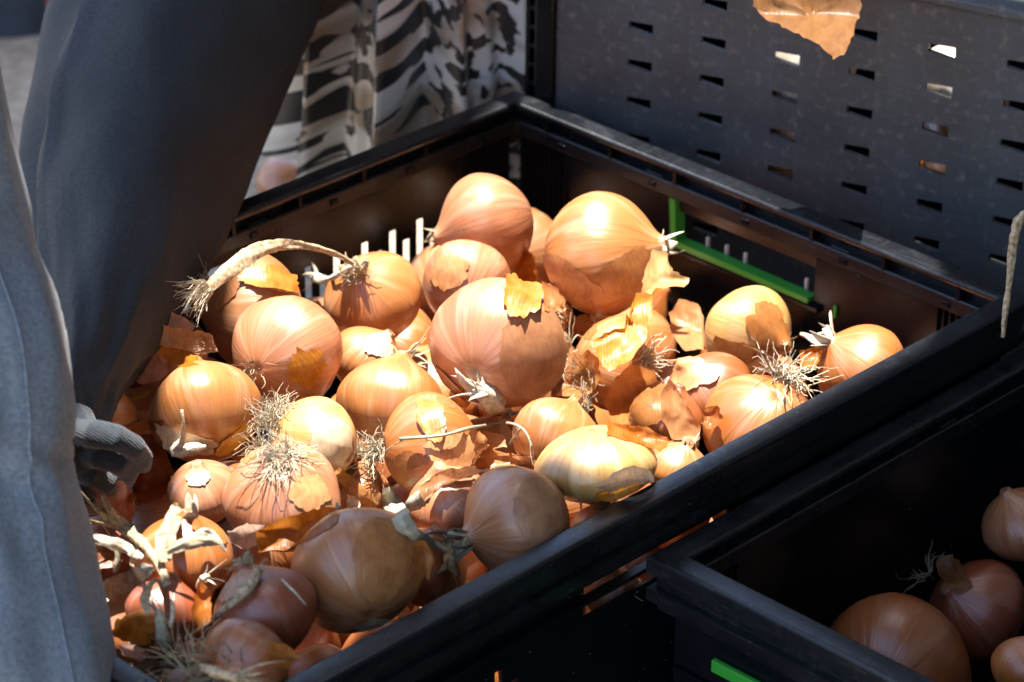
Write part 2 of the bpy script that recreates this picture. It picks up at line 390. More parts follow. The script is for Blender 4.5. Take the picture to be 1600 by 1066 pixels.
# ------------------------------------------------------------------ the grey perforated bin behind
TH = R(27.5); PD = Vector((math.cos(TH), -math.sin(TH), 0)); PN = Vector((-PD.y, PD.x, 0)) * 1.0   # PN points away from the camera
P0 = at_z(846, 140, .004); P0.z = 0
def on_panel(x, y):
    r = ray(x, y); k = (P0 - CAM).dot(PN) / r.dot(PN); p = CAM + r * k
    return (p - P0).dot(PD), p.z
a0, z0 = on_panel(1229, 92); a1, z1 = on_panel(1114, 68); a2, z2 = on_panel(1226, 152)
SX = a0 - a1; SZ = z0 - z2
ztop = on_panel(1570, 6)[1]
PW = .46; PDEP = .36
BIN_OPEN = [P0 + PD * a + PN * b + Vector((0, 0, ztop)) for a, b in ((.11, .010), (.36, .010), (.36, .09), (.11, .09))]
def bin_():
    e = empty('perforated_bin', P0, -TH); tag(e, 'tall grey scratched plastic bin with rows of slots behind the onion crate', 'bin')
    sw, sh = .0165, .0074
    cols = [a0 + i * SX for i in range(-4, 8) if .012 < a0 + i * SX - sw and a0 + i * SX + sw < PW - .008]
    rows = [z0 + j * SZ for j in range(-12, 12) if .03 < z0 + j * SZ < ztop - .014]
    mb = MB(); th = .0032
    xe = [.010] + [(cols[i] + cols[i + 1]) / 2 for i in range(len(cols) - 1)] + [PW - .004]
    ze = [.012] + [(rows[i] + rows[i + 1]) / 2 for i in range(len(rows) - 1)] + [ztop - .008]
    if rows[0] > rows[-1]: rows = rows[::-1]; ze = [.012] + [(rows[i] + rows[i + 1]) / 2 for i in range(len(rows) - 1)] + [ztop - .008]
    for i, cx in enumerate(cols):
        for j, cz in enumerate(rows):
            x0, x1, y0, y1 = xe[i], xe[i + 1], ze[j], ze[j + 1]
            n = len(mb.v)
            out = [(x0, y0), (x1, y0), (x1, y1), (x0, y1)]
            slot = [(cx - sw / 2, cz - sh * .18), (cx + sw / 2, cz - sh * .5), (cx + sw / 2, cz + sh * .5), (cx - sw / 2, cz + sh * .42)]
            mb.v += [(x, 0, z) for x, z in out] + [(x, 0, z) for x, z in slot] + [(x, th, z) for x, z in out] + [(x, th, z) for x, z in slot]
            for k in range(4):
                m = (k + 1) % 4
                mb.f += [(n + k, n + m, n + 4 + m, n + 4 + k), (n + 4 + k, n + 4 + m, n + 12 + m, n + 12 + k), (n + 8 + m, n + 8 + k, n + 12 + k, n + 12 + m)]
    mb.build('slotted_wall', M_grey, e)
    mb = MB().box((-.004, -.006, ztop - .0075), (PW + .004, .014, ztop)); mb.build('rim', M_grey, e, bevel=.002)
    mb = MB().box((-.004, -.0035, .0), (.0096, .012, ztop - .008))
    mb.build('corner_post', M_black, e, bevel=.0015)
    mb = MB()
    for j in range(30): z = .02 + j * .0125; mb.box((-.0095, .001, z), (-.0042, .010, z + .003)) if z < ztop - .02 else None
    mb.box((-.0125, .001, .0), (-.0096, .010, ztop - .009)); mb.build('rib_ladder', M_black, e, bevel=.0004)
    for nm, a, b in (('side_wall', (0, .013, .004), (.004, PDEP, ztop - .002)), ('side_wall', (PW - .0035, .013, .004), (PW, PDEP, ztop - .002)), ('back_wall', (0.005, PDEP + .001, .004), (PW - .004, PDEP + .005, ztop)), ('base', (.0, .0036, .0), (PW, PDEP, .0035))):
        MB().box(a, b).build(nm, M_black, e, bevel=.001)
bin_()
awning()

# ------------------------------------------------------------------ onions
PROF = [(0.0, -.80), (.08, -.825), (.16, -.83), (.33, -.79), (.58, -.655), (.80, -.45), (.94, -.20), (1.0, .03), (.975, .24), (.88, .46), (.72, .65), (.53, .795), (.36, .90), (.235, .985), (.165, 1.06), (.135, 1.13), (.10, 1.15), (0, 1.15)]
_pc = catmull([Vector((a, b, 0)) for a, b in PROF], 2)
ON = {}
rngm = random.Random(5)
_shared = {}
def onion_mesh(seed, asp, nlon=44, neck=1.0):
    rg = random.Random(seed); me = bpy.data.meshes.new('onion')
    vs, fib, fs = [], [], []; m = len(_pc)
    ph = [rg.uniform(0, 6.28) for _ in range(6)]; am = [rg.uniform(.012, .038) for _ in range(3)]; tilt = rg.uniform(-.05, .05)
    for i, p in enumerate(_pc):
        v = i / (m - 1); r, z = max(p.x, 0), p.y * asp
        if z > .8 * asp: z = .8 * asp + (z - .8 * asp) * neck
        for j in range(nlon):
            a = 2 * math.pi * j / nlon
            k = 1 + am[0] * math.sin(2 * a + ph[0]) + am[1] * math.sin(3 * a + ph[1] + v * 2) + am[2] * .5 * math.sin(5 * a + ph[2] + v * 3) + .0035 * math.sin(17 * a + ph[3])
            k += .035 * noise.noise((math.cos(a) * 1.4 + seed, math.sin(a) * 1.4, v * 3))
            vs.append((r * k * math.cos(a) + tilt * z * z, r * k * math.sin(a), z)); fib.append((math.cos(a), math.sin(a), v))
    for i in range(m - 1):
        for j in range(nlon): fs.append((i * nlon + j, i * nlon + (j + 1) % nlon, (i + 1) * nlon + (j + 1) % nlon, (i + 1) * nlon + j))
    me.from_pydata(vs, [], fs); me.materials.append(M_onion); me.polygons.foreach_set('use_smooth', [True] * len(fs))
    at = me.attributes.new('fib', 'FLOAT_VECTOR', 'POINT'); at.data.foreach_set('vector', [c for q in fib for c in q]); me.update()
    return me
def place_onion(key, pos, rad, axis, asp, colr, label, group='onions in the sunlit crate', seed=None, neck=1.0, mesh=None):
    me = mesh or onion_mesh(seed if seed is not None else hash(str(key)) % 997 if False else (len(ON) * 7 + 3), asp, neck=neck)
    o = bpy.data.objects.new('onion', me); col.objects.link(o)
    q = axis.normalized().to_track_quat('Z', 'Y')
    o.matrix_world = Matrix.Translation(pos) @ q.to_matrix().to_4x4() @ Matrix.Rotation(rngm.uniform(0, 6.28), 4, 'Z') @ Matrix.Diagonal((rad, rad, rad, 1))
    o.color = (*colr, 1); tag(o, label, 'onion', group)
    mw = o.matrix_world.copy()
    bv = BVHTree.FromPolygons([mw @ v.co for v in me.vertices], [tuple(p.vertices) for p in me.polygons])
    ON[key] = (o, pos, rad, bv, mw); return o
def img(dx, dy, dz): return (RT * dx + UP * dy - FW * dz).normalized()

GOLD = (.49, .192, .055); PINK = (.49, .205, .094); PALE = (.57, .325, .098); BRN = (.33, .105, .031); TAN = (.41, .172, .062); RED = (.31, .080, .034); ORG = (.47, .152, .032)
TAB = [
 (1, 765, 350, 84, -.0102, (-.95, -.25, .15), .96, PINK, 'pinkish onion at the back with its dark brown neck pointing to the long wall'),
 (2, 935, 397, 97, -.004, (.88, .10, .30), 1.02, GOLD, 'largest golden onion at the back, its neck towards the green handle'),
 (3, 585, 468, 77, -.0200, (-.32, .52, .78), .98, GOLD, 'golden onion facing out with ragged brown neck and long dry stem'),
 (4, 402, 490, 92, -.0071, (-.95, .12, .20), .92, TAN, 'brown onion under the arching dry stem, its skin torn open on top'),
 (5, 445, 552, 92, -.0002, (.50, .28, -.80), .98, PINK, 'onion with small root tuft and an orange skin patch on its front'),
 (6, 730, 446, 72, -.0198, (.1, .5, -.8), .95, PINK, 'pink onion half hidden behind the largest onion of the middle'),
 (7, 775, 540, 108, .0049, (.35, .45, -.8), .98, PINK, 'largest onion in the middle of the crate, half covered by dull brown skin with shade painted in'),
 (8, 572, 568, 60, -.0299, (.5, .6, .2), .95, GOLD, 'small onion mostly hidden between three others beside the middle'),
 (9, 610, 635, 84, -.0166, (.20, .9, -.3), .95, GOLD, 'smooth striped onion below the small hidden one'),
 (10, 322, 648, 92, -.0103, (-.25, .85, -.4), .95, GOLD, 'glowing orange onion with peeled skin hanging below, near the gloved hand'),
 (11, 485, 692, 76, -.0086, (.78, -.30, -.52), .95, PALE, 'pale onion with a bushy upright root tuft'),
 (12, 443, 775, 92, .0001, (.02, -.55, -.82), .92, PINK, 'onion with a grey spread root tuft lying over its top'),
 (13, 668, 698, 86, -.0124, (.95, .06, -.25), .95, ORG, 'orange onion with torn skin bands and roots at its left end'),
 (14, 868, 690, 72, -.0101, (.4, .75, -.4), .95, GOLD, 'smooth golden onion right behind the flat yellow one'),
 (15, 932, 722, 97, .0040, (.10, -.96, -.25), .66, PALE, 'flat yellow onion lying close to the front rim'),
 (16, 1058, 738, 52, -.0201, (.3, .8, .3), .95, GOLD, 'small onion peeping over the front rim beside the flat yellow one'),
 (17, 1108, 618, 72, -.0398, (-.5, .6, .4), .95, BRN, 'brown onion in the dip below the pale broken one'),
 (18, 1165, 518, 74, -.0302, (.70, -.30, .55), .98, PALE, 'pale yellow onion with broken brown skin below the green handle'),
 (19, 1350, 578, 76, -.0251, (-.75, .62, .22), .95, ORG, 'shiny onion in the far corner with a pale dry neck'),
 (20, 1192, 668, 95, -.0324, (-.25, -.65, -.65), .95, ORG, 'striped onion at the front rim with long wiry roots on top'),
 (21, 958, 570, 76, -.0412, (.8, -.1, -.4), .95, GOLD, 'onion buried under the long yellow skin curl'),
 (22, 852, 490, 44, -.032, (.2, .9, .3), .95, GOLD, 'small sliver of onion between the two largest ones'),
 (23, 812, 815, 94, -.0087, (-.86, -.28, .42), .96, (.44, .185, .075), 'veined brown onion at the front rim with a papery neck'),
 (24, 705, 790, 66, -.0208, (-.2, .7, .4), .95, PINK, 'purplish onion with split skin behind the veined brown one'),
 (25, 560, 895, 108, -.0023, (-.25, .70, -.65), .96, (.44, .170, .055), 'largest shaded onion, two-toned brown by a painted light boundary, near the front rim'),
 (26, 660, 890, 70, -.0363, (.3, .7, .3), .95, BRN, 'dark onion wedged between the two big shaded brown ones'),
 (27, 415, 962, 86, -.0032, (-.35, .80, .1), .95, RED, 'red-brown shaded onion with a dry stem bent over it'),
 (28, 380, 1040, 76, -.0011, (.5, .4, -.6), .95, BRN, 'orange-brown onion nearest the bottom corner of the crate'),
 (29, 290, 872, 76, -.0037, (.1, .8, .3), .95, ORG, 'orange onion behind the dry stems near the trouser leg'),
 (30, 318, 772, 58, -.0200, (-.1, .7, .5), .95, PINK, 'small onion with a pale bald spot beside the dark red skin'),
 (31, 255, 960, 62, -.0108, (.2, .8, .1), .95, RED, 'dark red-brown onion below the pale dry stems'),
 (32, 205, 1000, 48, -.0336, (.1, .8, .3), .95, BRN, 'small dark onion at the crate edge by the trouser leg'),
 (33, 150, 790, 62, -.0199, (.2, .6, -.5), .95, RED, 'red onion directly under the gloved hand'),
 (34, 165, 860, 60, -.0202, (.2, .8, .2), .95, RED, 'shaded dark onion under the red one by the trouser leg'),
 (35, 270, 560, 62, -.0350, (-.5, .5, .4), .95, PINK, 'onion under loose shells of skin beside the dark sleeve'),
 (36, 945, 838, 56, -.0360, (.3, .8, .3), .95, PINK, 'onion mostly hidden by the front rim next to the veined one'),
 (37, 1040, 660, 60, -.0370, (.3, .8, .2), .95, BRN, 'onion under loose brown skins near the front rim'),
 (38, 760, 700, 52, -.0501, (.3, .8, .2), .95, GOLD, 'deep onion below the largest middle one'),
 (39, 560, 770, 52, -.0412, (.3, .8, .2), .95, GOLD, 'deep onion below the orange strips of skin'),
 (40, 958, 930, 48, -.066, (.3, .3, .6), .95, BRN, 'onion showing dimly through the handle hole of the long front wall'),
]
for (k, x, y, r, z, ax, asp, c, lab) in TAB:
    p = at_z(x, y, z); rad = r * depth(p) / FPX
    place_onion(k, p, rad, img(*ax), asp, c, lab)
# onions of the layers below: they fill the gaps
rg = random.Random(11); fm = [onion_mesh(200 + i, .95, 24) for i in range(4)]; nfill = 0
for (zz, st, mr) in ((-.02, .05, .9), (-.085, .053, .86), (-.145, .058, .9)):
    s = .034
    row = 0
    while s < .345:
        t = .034 + (row % 2) * st / 2
        while t < .54:
            ps, pt = s + rg.uniform(-.006, .006), t + rg.uniform(-.006, .006); rr = rg.uniform(.024, .030)
            ps = min(max(ps, rr + .002), .368 - rr); pt = min(max(pt, rr + .002), .567 - rr)
            p = cr(ps, pt, zz + rg.uniform(-.008, .008))
            ok = all((p - q[1]).length > mr * (rr + q[2]) for q in ON.values())
            if zz > -.03:                                    # the top layer goes on only where the sleeve covers it
                ok = ok and ps < .2 and pt > .36
            if ok:
                nfill += 1
                place_onion(('f', nfill), p, rr, Vector((rg.uniform(-1, 1), rg.uniform(-1, 1), rg.uniform(-.6, 1))), .95, rg.choice([GOLD, BRN, TAN, ORG, PINK]), 'onion buried in the lower layers, showing only through gaps', 'buried onions under the top layer', mesh=fm[nfill % 4])
            t += st
        s += st * .87; row += 1
# onions in the shaded crate, the bin, and on the ground
for k, x, y, r, z, ax, c, lab in [  # brown and red ones take a darker colour to stand for shade
 ('e1', 1400, 1050, 122, -.125, (.4, .3, -.8), BRN, 'large blurred onion coloured dark for shade in the shaded crate, near its long rim'),
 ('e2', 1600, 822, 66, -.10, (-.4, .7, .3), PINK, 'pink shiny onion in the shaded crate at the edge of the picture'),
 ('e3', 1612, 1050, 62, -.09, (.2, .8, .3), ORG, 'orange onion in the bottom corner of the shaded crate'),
 ('e4', 1530, 955, 82, -.14, (-.6, .4, .5), RED, 'onion coloured dark for shade, with stringy roots, in the shaded crate'),
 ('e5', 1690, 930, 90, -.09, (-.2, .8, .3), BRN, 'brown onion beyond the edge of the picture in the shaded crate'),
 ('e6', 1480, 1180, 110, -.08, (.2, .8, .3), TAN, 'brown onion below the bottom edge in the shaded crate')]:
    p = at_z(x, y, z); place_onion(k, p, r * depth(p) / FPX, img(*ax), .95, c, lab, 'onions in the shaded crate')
gl = at_z(452, 292, -.215); place_onion('g1', gl, .025, Vector((.4, -.3, .8)), .95, ORG, 'blurred orange onion on the ground behind the crate', 'stray onions')
BC = [(0, .0345, 'pale'), (1, .034, 'gold')]
nb = 0
for i, (ci, rj, c, lab) in enumerate([(0, 0, (.66, .58, .46), 'pale onion seen through the upper slots of the grey bin'), (0, 1, ORG, 'golden onion seen through the slot below the pale one in the bin'),
                                   (2, 0, (.6, .48, .36), 'beige onion behind the slots farther along the grey bin'), (2, 2, ORG, 'orange onion behind the lower slots farther along the grey bin'), (4, 2, RED, 'red-brown onion behind the slots near the picture edge')]):
    lz = z0 - SZ * rj - (.012 if rj == 0 else .006 if rj == 2 else .012)
    p = P0 + PD * (a0 + ci * SX + (.002 if rj != 1 else -.004)) + PN * .0335 + Vector((0, 0, lz - (.028 if rj == 1 and ci == 0 else 0)))
    place_onion(('b', i), p, .029, Vector((rg.uniform(-1, 1), .6, rg.uniform(-1, 1))), .95, c, lab, 'onions in the grey bin')

def combine(keys):
    vs, fs, own = [], [], []
    for k in keys:
        o, pos, rd, bv, mw = ON[k]; n = len(vs); vs += [mw @ v.co for v in o.data.vertices]
        for p in o.data.polygons: fs.append(tuple(n + i for i in p.vertices)); own.append(k)
    return BVHTree.FromPolygons(vs, fs), own
ALL, OWN = combine(list(ON)); seen = set()
for sh in (0, -.35, .35):                                   # keep only the buried onions that can be seen here or a step aside
    for x in range(60, 1500, 7):
        for y in range(270, 1066, 7):
            q = at_z(x, y, -.03); c0 = CAM + RT * sh; h = ALL.ray_cast(c0, (q - c0).normalized(), 4)
            if h[0] is not None: seen.add(OWN[h[2]])
for k in list(ON):
    if isinstance(k, tuple) and k[0] == 'f' and k not in seen: bpy.data.objects.remove(ON[k][0]); del ON[k]
ALL, OWN = combine(list(ON))
def cast(x, y, only=None):
    r = ray(x, y).normalized()
    h = ON[only][3].ray_cast(CAM, r, 4) if only else ALL.ray_cast(CAM, r, 4)
    return (h[0], h[1]) if h[0] is not None else None
def kcast(x, y, fallback=-.045):
    h = cast(x, y)
    p = h[0] if h else at_z(x, y, fallback)
    return min(depth(p), depth(at_z(x, y, fallback)))

# ------------------------------------------------------------------ onion parts: skin flakes, roots, necks
def disc_mesh(pt, n=40, rings=8, seed=0, rag=.18, sx=1, sy=1):
    rg = random.Random(seed); vs, fs, fib = [], [], []
    bd = []
    for j in range(n):
        a = 2 * math.pi * j / n
        b = 1 + rag * 1.3 * noise.noise((math.cos(a) * 1.6 + seed * 3.1, math.sin(a) * 1.6, seed)) + rag * .8 * noise.noise((math.cos(a) * 5 + seed, math.sin(a) * 5, seed * 2.)) + rag * .35 * rg.uniform(-1, 1)
        bd.append(b)
    vs.append(pt(0, 0)); fib.append((0, 0, 0))
    for i in range(1, rings + 1):
        for j in range(n):
            a = 2 * math.pi * j / n; r = i / rings * (1 + (bd[j] - 1) * (i / rings))
            x, y = r * math.cos(a) * sx, r * math.sin(a) * sy
            vs.append(pt(x, y)); fib.append((x * 1.0, y * 1.0, 0))
    for j in range(n): fs.append((0, 1 + j, 1 + (j + 1) % n))
    for i in range(rings - 1):
        for j in range(n): a = 1 + i * n + j; b = 1 + i * n + (j + 1) % n; fs.append((a, a + n, b + n, b))
    return vs, fs, fib
def flake(key, x, y, sx, sy, rot, c, lift=.0007, curl=.0, seed=1, name='skin_flake', rag=.2):
    """a torn piece of outer skin lying on onion `key`; sx, sy in units of the onion's radius"""
    o, pos, rad, bv, mw = ON[key]; h = cast(x, y, key)
    if h is None: return
    nrm = (h[0] - pos).normalized(); a = (RT * math.cos(rot) + UP * math.sin(rot)); a = (a - nrm * a.dot(nrm)).normalized(); b = nrm.cross(a)
    inv = mw.inverted()
    def pt(u, v):
        d = (nrm + a * u + b * v).normalized(); q = bv.ray_cast(pos + d * rad * 3, -d, rad * 4)[0]
        if q is None: q = pos + d * rad
        rr = math.hypot(u / sx, v / sy)
        e = lift + curl * max(0, rr - .35) ** 2 * (.6 + .8 * noise.noise((u * 3 + seed, v * 3, seed)))
        return inv @ (q + d * e)
    vs, fs, fib = disc_mesh(pt, 40, 8, seed, rag, sx, sy)
    f = mk(name, vs, fs, M_flake, o); f.color = (c[0] * .88, c[1] * .80, c[2] * .74, 1); setfib(f, fib); return f
def strands(base, nrm, n, L, spread, rad, seed, curl=1.0, grav=.6, disc=.004):
    rg = random.Random(seed); mb = MB(); nrm = nrm.normalized(); a = nrm.orthogonal().normalized(); b = nrm.cross(a)
    for i in range(n):
        an = rg.uniform(0, 6.28); q = rg.random() ** .5
        p = base + (a * math.cos(an) + b * math.sin(an)) * disc * q
        d = (nrm + (a * math.cos(an) + b * math.sin(an)) * spread * (.25 + q) * rg.uniform(.5, 1.3) + Vector((rg.uniform(-.3, .3) for _ in range(3))) * spread).normalized()
        l = L * rg.uniform(.45, 1.15); pts = [p]; bend = Vector((rg.uniform(-1, 1), rg.uniform(-1, 1), rg.uniform(-1, 1))) * curl
        for k in range(6):
            d = (d + bend * .16 + Vector((0, 0, -grav * .12)) + Vector((rg.uniform(-1, 1) for _ in range(3))) * .5 * curl).normalized(); pts.append(pts[-1] + d * l / 6)
        r0 = rad * 1.1 * rg.uniform(.6, 1.3); mb.tube(pts, [r0 * (1 - .09 * k) for k in range(7)], 3)
    return mb
def roots(key, x, y, n, L, spread, seed, m=None, rad=.00034, curl=1., grav=.5, off=0, disc=.004, nrm=None):
    o, pos, rd, bv, mw = ON[key]; h = cast(x, y, key)
    if h is None: base = at_k(x, y, depth(pos)); nn = (base - pos).normalized()
    else: base, nn = h[0], (h[0] - pos).normalized()
    mb = strands(base + nn * off, nrm or nn, n, L, spread, rad, seed, curl, grav, disc); inv = mw.inverted(); mb.v = [inv @ Vector(v) for v in mb.v]
    r = mb.build('roots', m or M_root, o); r['kind'] = 'stuff'; return r
def neck(key, n=6, L=.012, seed=1, m=None, spread=.7, w=.0016):
    o, pos, rd, bv, mw = ON[key]; top = max((v.co.z for v in o.data.vertices)); tip = mw @ Vector((0, 0, top - .02)); ax = (mw.to_3x3() @ Vector((0, 0, 1))).normalized()
    rg = random.Random(seed); mb = MB(); a = ax.orthogonal().normalized(); b = ax.cross(a)
    for i in range(n):
        an = 6.28 * i / n + rg.uniform(-.4, .4); rd_ = a * math.cos(an) + b * math.sin(an); p = tip - ax * .004 + rd_ * .0028; d = (ax + rd_ * spread * rg.uniform(.2, 1)).normalized()
        pts = [p]; l = L * rg.uniform(.5, 1.2); tw = Vector((rg.uniform(-.5, .5) for _ in range(3)))
        for k in range(5): d = (d + tw * .3).normalized(); pts.append(pts[-1] + d * l / 5)
        ww = w * rg.uniform(.8, 2.0); mb.tube(pts, [ww * f * rg.uniform(.8, 1.2) for f in (1.0, 1.2, 1.1, .9, .6, .08)], 6, .14, rd_)
    inv = mw.inverted(); mb.v = [inv @ Vector(v) for v in mb.v]; return mb.build('neck', m or M_stem, o, True)

YEL = (.72, .38, .06); OSK = (.62, .24, .045); PSK = (.70, .38, .17); CRM = (.78, .62, .42); BSK = (.40, .18, .07); DRED = (.32, .085, .025)
flake(2, 880, 440, .85, .42, -.1, (.62, .30, .12), .0006, .0022, 3); flake(2, 985, 425, .62, .40, .3, (.60, .28, .10), .0006, .0018, 4)
flake(4, 425, 435, .60, .28, .1, OSK, .0012, .007, 5); flake(4, 350, 455, .42, .30, .6, BSK, .0006, .001, 6)
flake(5, 476, 578, .34, .38, .6, (.72, .30, .03), .0008, .002, 57, rag=.42)
flake(6, 700, 425, .6, .45, .2, (.66, .33, .14), .0006, .002, 9)
flake(7, 838, 560, .72, .92, .2, (.50, .25, .12), .0010, .0022, 10, rag=.12); flake(7, 815, 455, .30, .62, -.25, OSK, .0010, .010, 11); flake(7, 700, 600, .5, .3, .5, PSK, .0006, .0015, 12); flake(7, 700, 462, .32, .18, .1, CRM, .0008, .005, 13)  # first flake: brown skin that also paints shade on the right half
flake(8, 592, 540, .5, .4, .2, CRM, .0006, .002, 14)

flake(10, 290, 690, .75, .30, -.2, CRM, .0008, .005, 16); flake(10, 365, 690, .5, .25, .5, YEL, .0006, .004, 18)
flake(11, 520, 690, .5, .6, .2, CRM, .0005, .001, 19)
flake(12, 485, 770, .5, .35, .2, PSK, .0006, .001, 20)
flake(13, 672, 650, .25, .55, .3, OSK, .0010, .005, 21); flake(13, 705, 700, .5, .40, -.3, PSK, .0010, .006, 22); flake(13, 640, 720, .4, .2, .2, TAN, .0006, .001, 23)
flake(18, 1205, 520, .55, .85, .1, (.46, .20, .06), .0007, .0018, 24); flake(18, 1150, 550, .6, .25, -.2, (.62, .32, .10), .0008, .003, 36)

flake(23, 850, 800, .55, .7, .2, (.44, .24, .13), .0005, .0008, 28)
flake(24, 700, 742, .8, .28, .1, (.60, .32, .16), .0010, .005, 29)
flake(25, 600, 880, .55, .85, 0, (.50, .24, .09), .0005, .0008, 30, rag=.08); flake(25, 580, 975, .3, .2, .4, CRM, .0008, .002, 31)  # first flake paints the boundary of light and shade as a skin tone
flake(30, 308, 745, .36, .30, .2, (.70, .56, .36), .0006, .001, 32)

flake(17, 1080, 585, .7, .4, -.2, PSK, .0008, .003, 38)
flake(29, 330, 830, .5, .3, .3, GOLD, .0006, .002, 39); flake(27, 370, 915, .5, .3, .3, (.55, .35, .26), .0006, .002, 40)

roots(5, 400, 577, 34, .013, 1.0, 1, M_rootd, .0003)
roots(11, 432, 655, 150, .019, .9, 2, M_root, .00026, 1.7, .1, disc=.007, nrm=img(-.35, .8, .45)); roots(11, 410, 700, 40, .016, .9, 22, M_root, .0003, 1.3, .3)
roots(12, 440, 715, 170, .0165, 1.5, 3, M_root, .00026, 1.2, 1.4, disc=.006, nrm=img(0.1, .55, .8)); roots(12, 420, 735, 22, .022, 1.6, 23, M_rootd, .0003, .9, 2.0)
roots(13, 592, 705, 70, .018, 1.1, 4, M_root, .00032, 1.0, .5); roots(13, 600, 690, 20, .012, 1.2, 24, M_rootd)
roots(20, 1225, 588, 80, .022, 1.5, 5, M_root, .00042, 1.2, .5, disc=.007); roots(20, 1230, 600, 22, .034, 1.7, 25, M_stem, .0004, .8, 1.3)
roots(21, 890, 545, 60, .020, 1.2, 6, M_root, .00036, 1.2, .5); roots(21, 920, 590, 50, .018, 1.3, 26, M_rootd, .00034, 1.3, .2); roots(21, 1010, 560, 50, .016, 1.4, 27, M_root, .00034, 1.3, .2)
roots(37, 920, 640, 40, .016, 1.3, 36, M_rootd, .00034, 1.3, .2)
roots(22, 868, 492, 24, .012, 1.2, 7, M_root)
roots(8, 640, 560, 16, .018, 1.0, 8, M_stem, .0007, .5, .1); roots(39, 575, 715, 50, .016, 1.2, 28, M_root, .0004)
roots(4, 322, 452, 60, .018, .9, 9, M_root, .0003, .7, .6, nrm=img(-.7, .2, .5)); roots(4, 310, 480, 30, .016, 1, 29, M_rootd, .0003, .7, .8)
roots(3, 560, 432, 40, .010, 1.2, 10, M_rootd, .0004)
roots(28, 300, 1050, 80, .022, 1.4, 11, M_stem, .0004, .7, .4, disc=.012, nrm=img(-.1, .5, .7)); roots(28, 350, 1056, 60, .020, 1.4, 12, M_rootd, .0004, .7, .4, disc=.012)
roots('e4', 1450, 900, 16, .024, 1.2, 13, M_rootd, .0004, 1.0, .4)
roots(40, 955, 910, 40, .008, 2.2, 15, M_rootd, .0003, 1.4, .2, disc=.012)
for k, n, L, sd, m, spd, wd in ((1, 7, .010, 1, M_rootd, .5, .0015), (2, 6, .014, 2, M_pale, .8, .0018), (3, 9, .013, 3, M_stem, 1.2, .0016), (4, 5, .010, 4, M_rootd, .5, .0014), (18, 5, .008, 5, M_stem, .6, .0013), (19, 7, .017, 6, M_pale, .8, .0020),
                        (23, 9, .020, 7, M_green_stem, 1.0, .0018), (25, 6, .012, 8, M_stem, .8, .0015), (27, 5, .012, 9, M_stem, .7, .0016), (29, 5, .012, 10, M_pale, .7, .0015), (16, 4, .008, 11, M_stem, .6, .0013), (14, 4, .008, 12, M_stem, .6, .0013), (9, 4, .007, 13, M_stem, .5, .0012)):
    neck(k, n, L, sd, m, spd, wd)

# ------------------------------------------------------------------ loose skins and dry stems
def skin(label, outline, c, lift=.004, curl=.0, seed=1, bend=0, group='loose onion skins', amp=.0016, fall=-.045, tilt=.5, name='onion_skin'):
    """a loose torn skin: outline as seen, set at its own depth on the heap, bent and crumpled"""
    n = len(outline); cx = sum(p[0] for p in outline) / n; cy = sum(p[1] for p in outline) / n
    h = cast(cx, cy); base = h[0] if h and depth(h[0]) < depth(at_z(cx, cy, fall)) else at_z(cx, cy, fall)
    nn = h[1] if h else Vector((0, 0, 1))
    if nn.dot(TOCAM) < 0: nn = -nn
    N = (TOCAM * tilt + nn * (1 - tilt)).normalized()
    k0 = depth(base) - lift; P = at_k(cx, cy, k0); bd = []
    pts = [Vector((*p, 0)) for p in outline]; m = 44; per = []
    for i in range(n):
        a, b = pts[i], pts[(i + 1) % n]
        for q in range(max(1, round((b - a).length / 7))): per.append(a.lerp(b, q / max(1, round((b - a).length / 7))))
    rg = random.Random(seed); m = len(per); rings = 8; C = Vector((cx, cy, 0))
    vs, fs, fib = [], [], []; R0 = max((p - C).length for p in per)
    def pt(p, rr):
        r = ray(p.x, p.y); k = (P - CAM).dot(N) / r.dot(N); q = CAM + r * k
        d = noise.noise((p.x * .028 + seed, p.y * .028, seed * 1.7)) * amp * 2 + noise.noise((p.x * .09, p.y * .09 + seed, 3.)) * amp * .5
        d += curl * rr * rr + bend * ((p.x - cx) / R0) ** 2 * .01
        q = q + TOCAM * d
        kk = kcast(p.x, p.y, fall); dq = depth(q)
        if dq > kk - .0012: q = CAM + (q - CAM) * ((kk - .0012) / dq)
        return q
    vs.append(pt(C, 0)); fib.append((0, 0, 0))
    for i in range(1, rings + 1):
        f = i / rings
        for p in per:
            j = Vector((rg.uniform(-1, 1), rg.uniform(-1, 1), 0)) * (2.2 if i == rings else 0)
            q = C + (p + j - C) * f; vs.append(pt(q, f)); fib.append(((q.x - cx) / 60, (q.y - cy) / 60, 0))
    for j in range(m): fs.append((0, 1 + j, 1 + (j + 1) % m))
    for i in range(rings - 1):
        for j in range(m): a = 1 + i * m + j; b = 1 + i * m + (j + 1) % m; fs.append((a, a + m, b + m, b))
    o = mk(name, vs, fs, M_skin); o.color = (c[0], c[1] * .92, c[2] * .84, 1); setfib(o, fib); tag(o, label, 'onion skin', group); return o
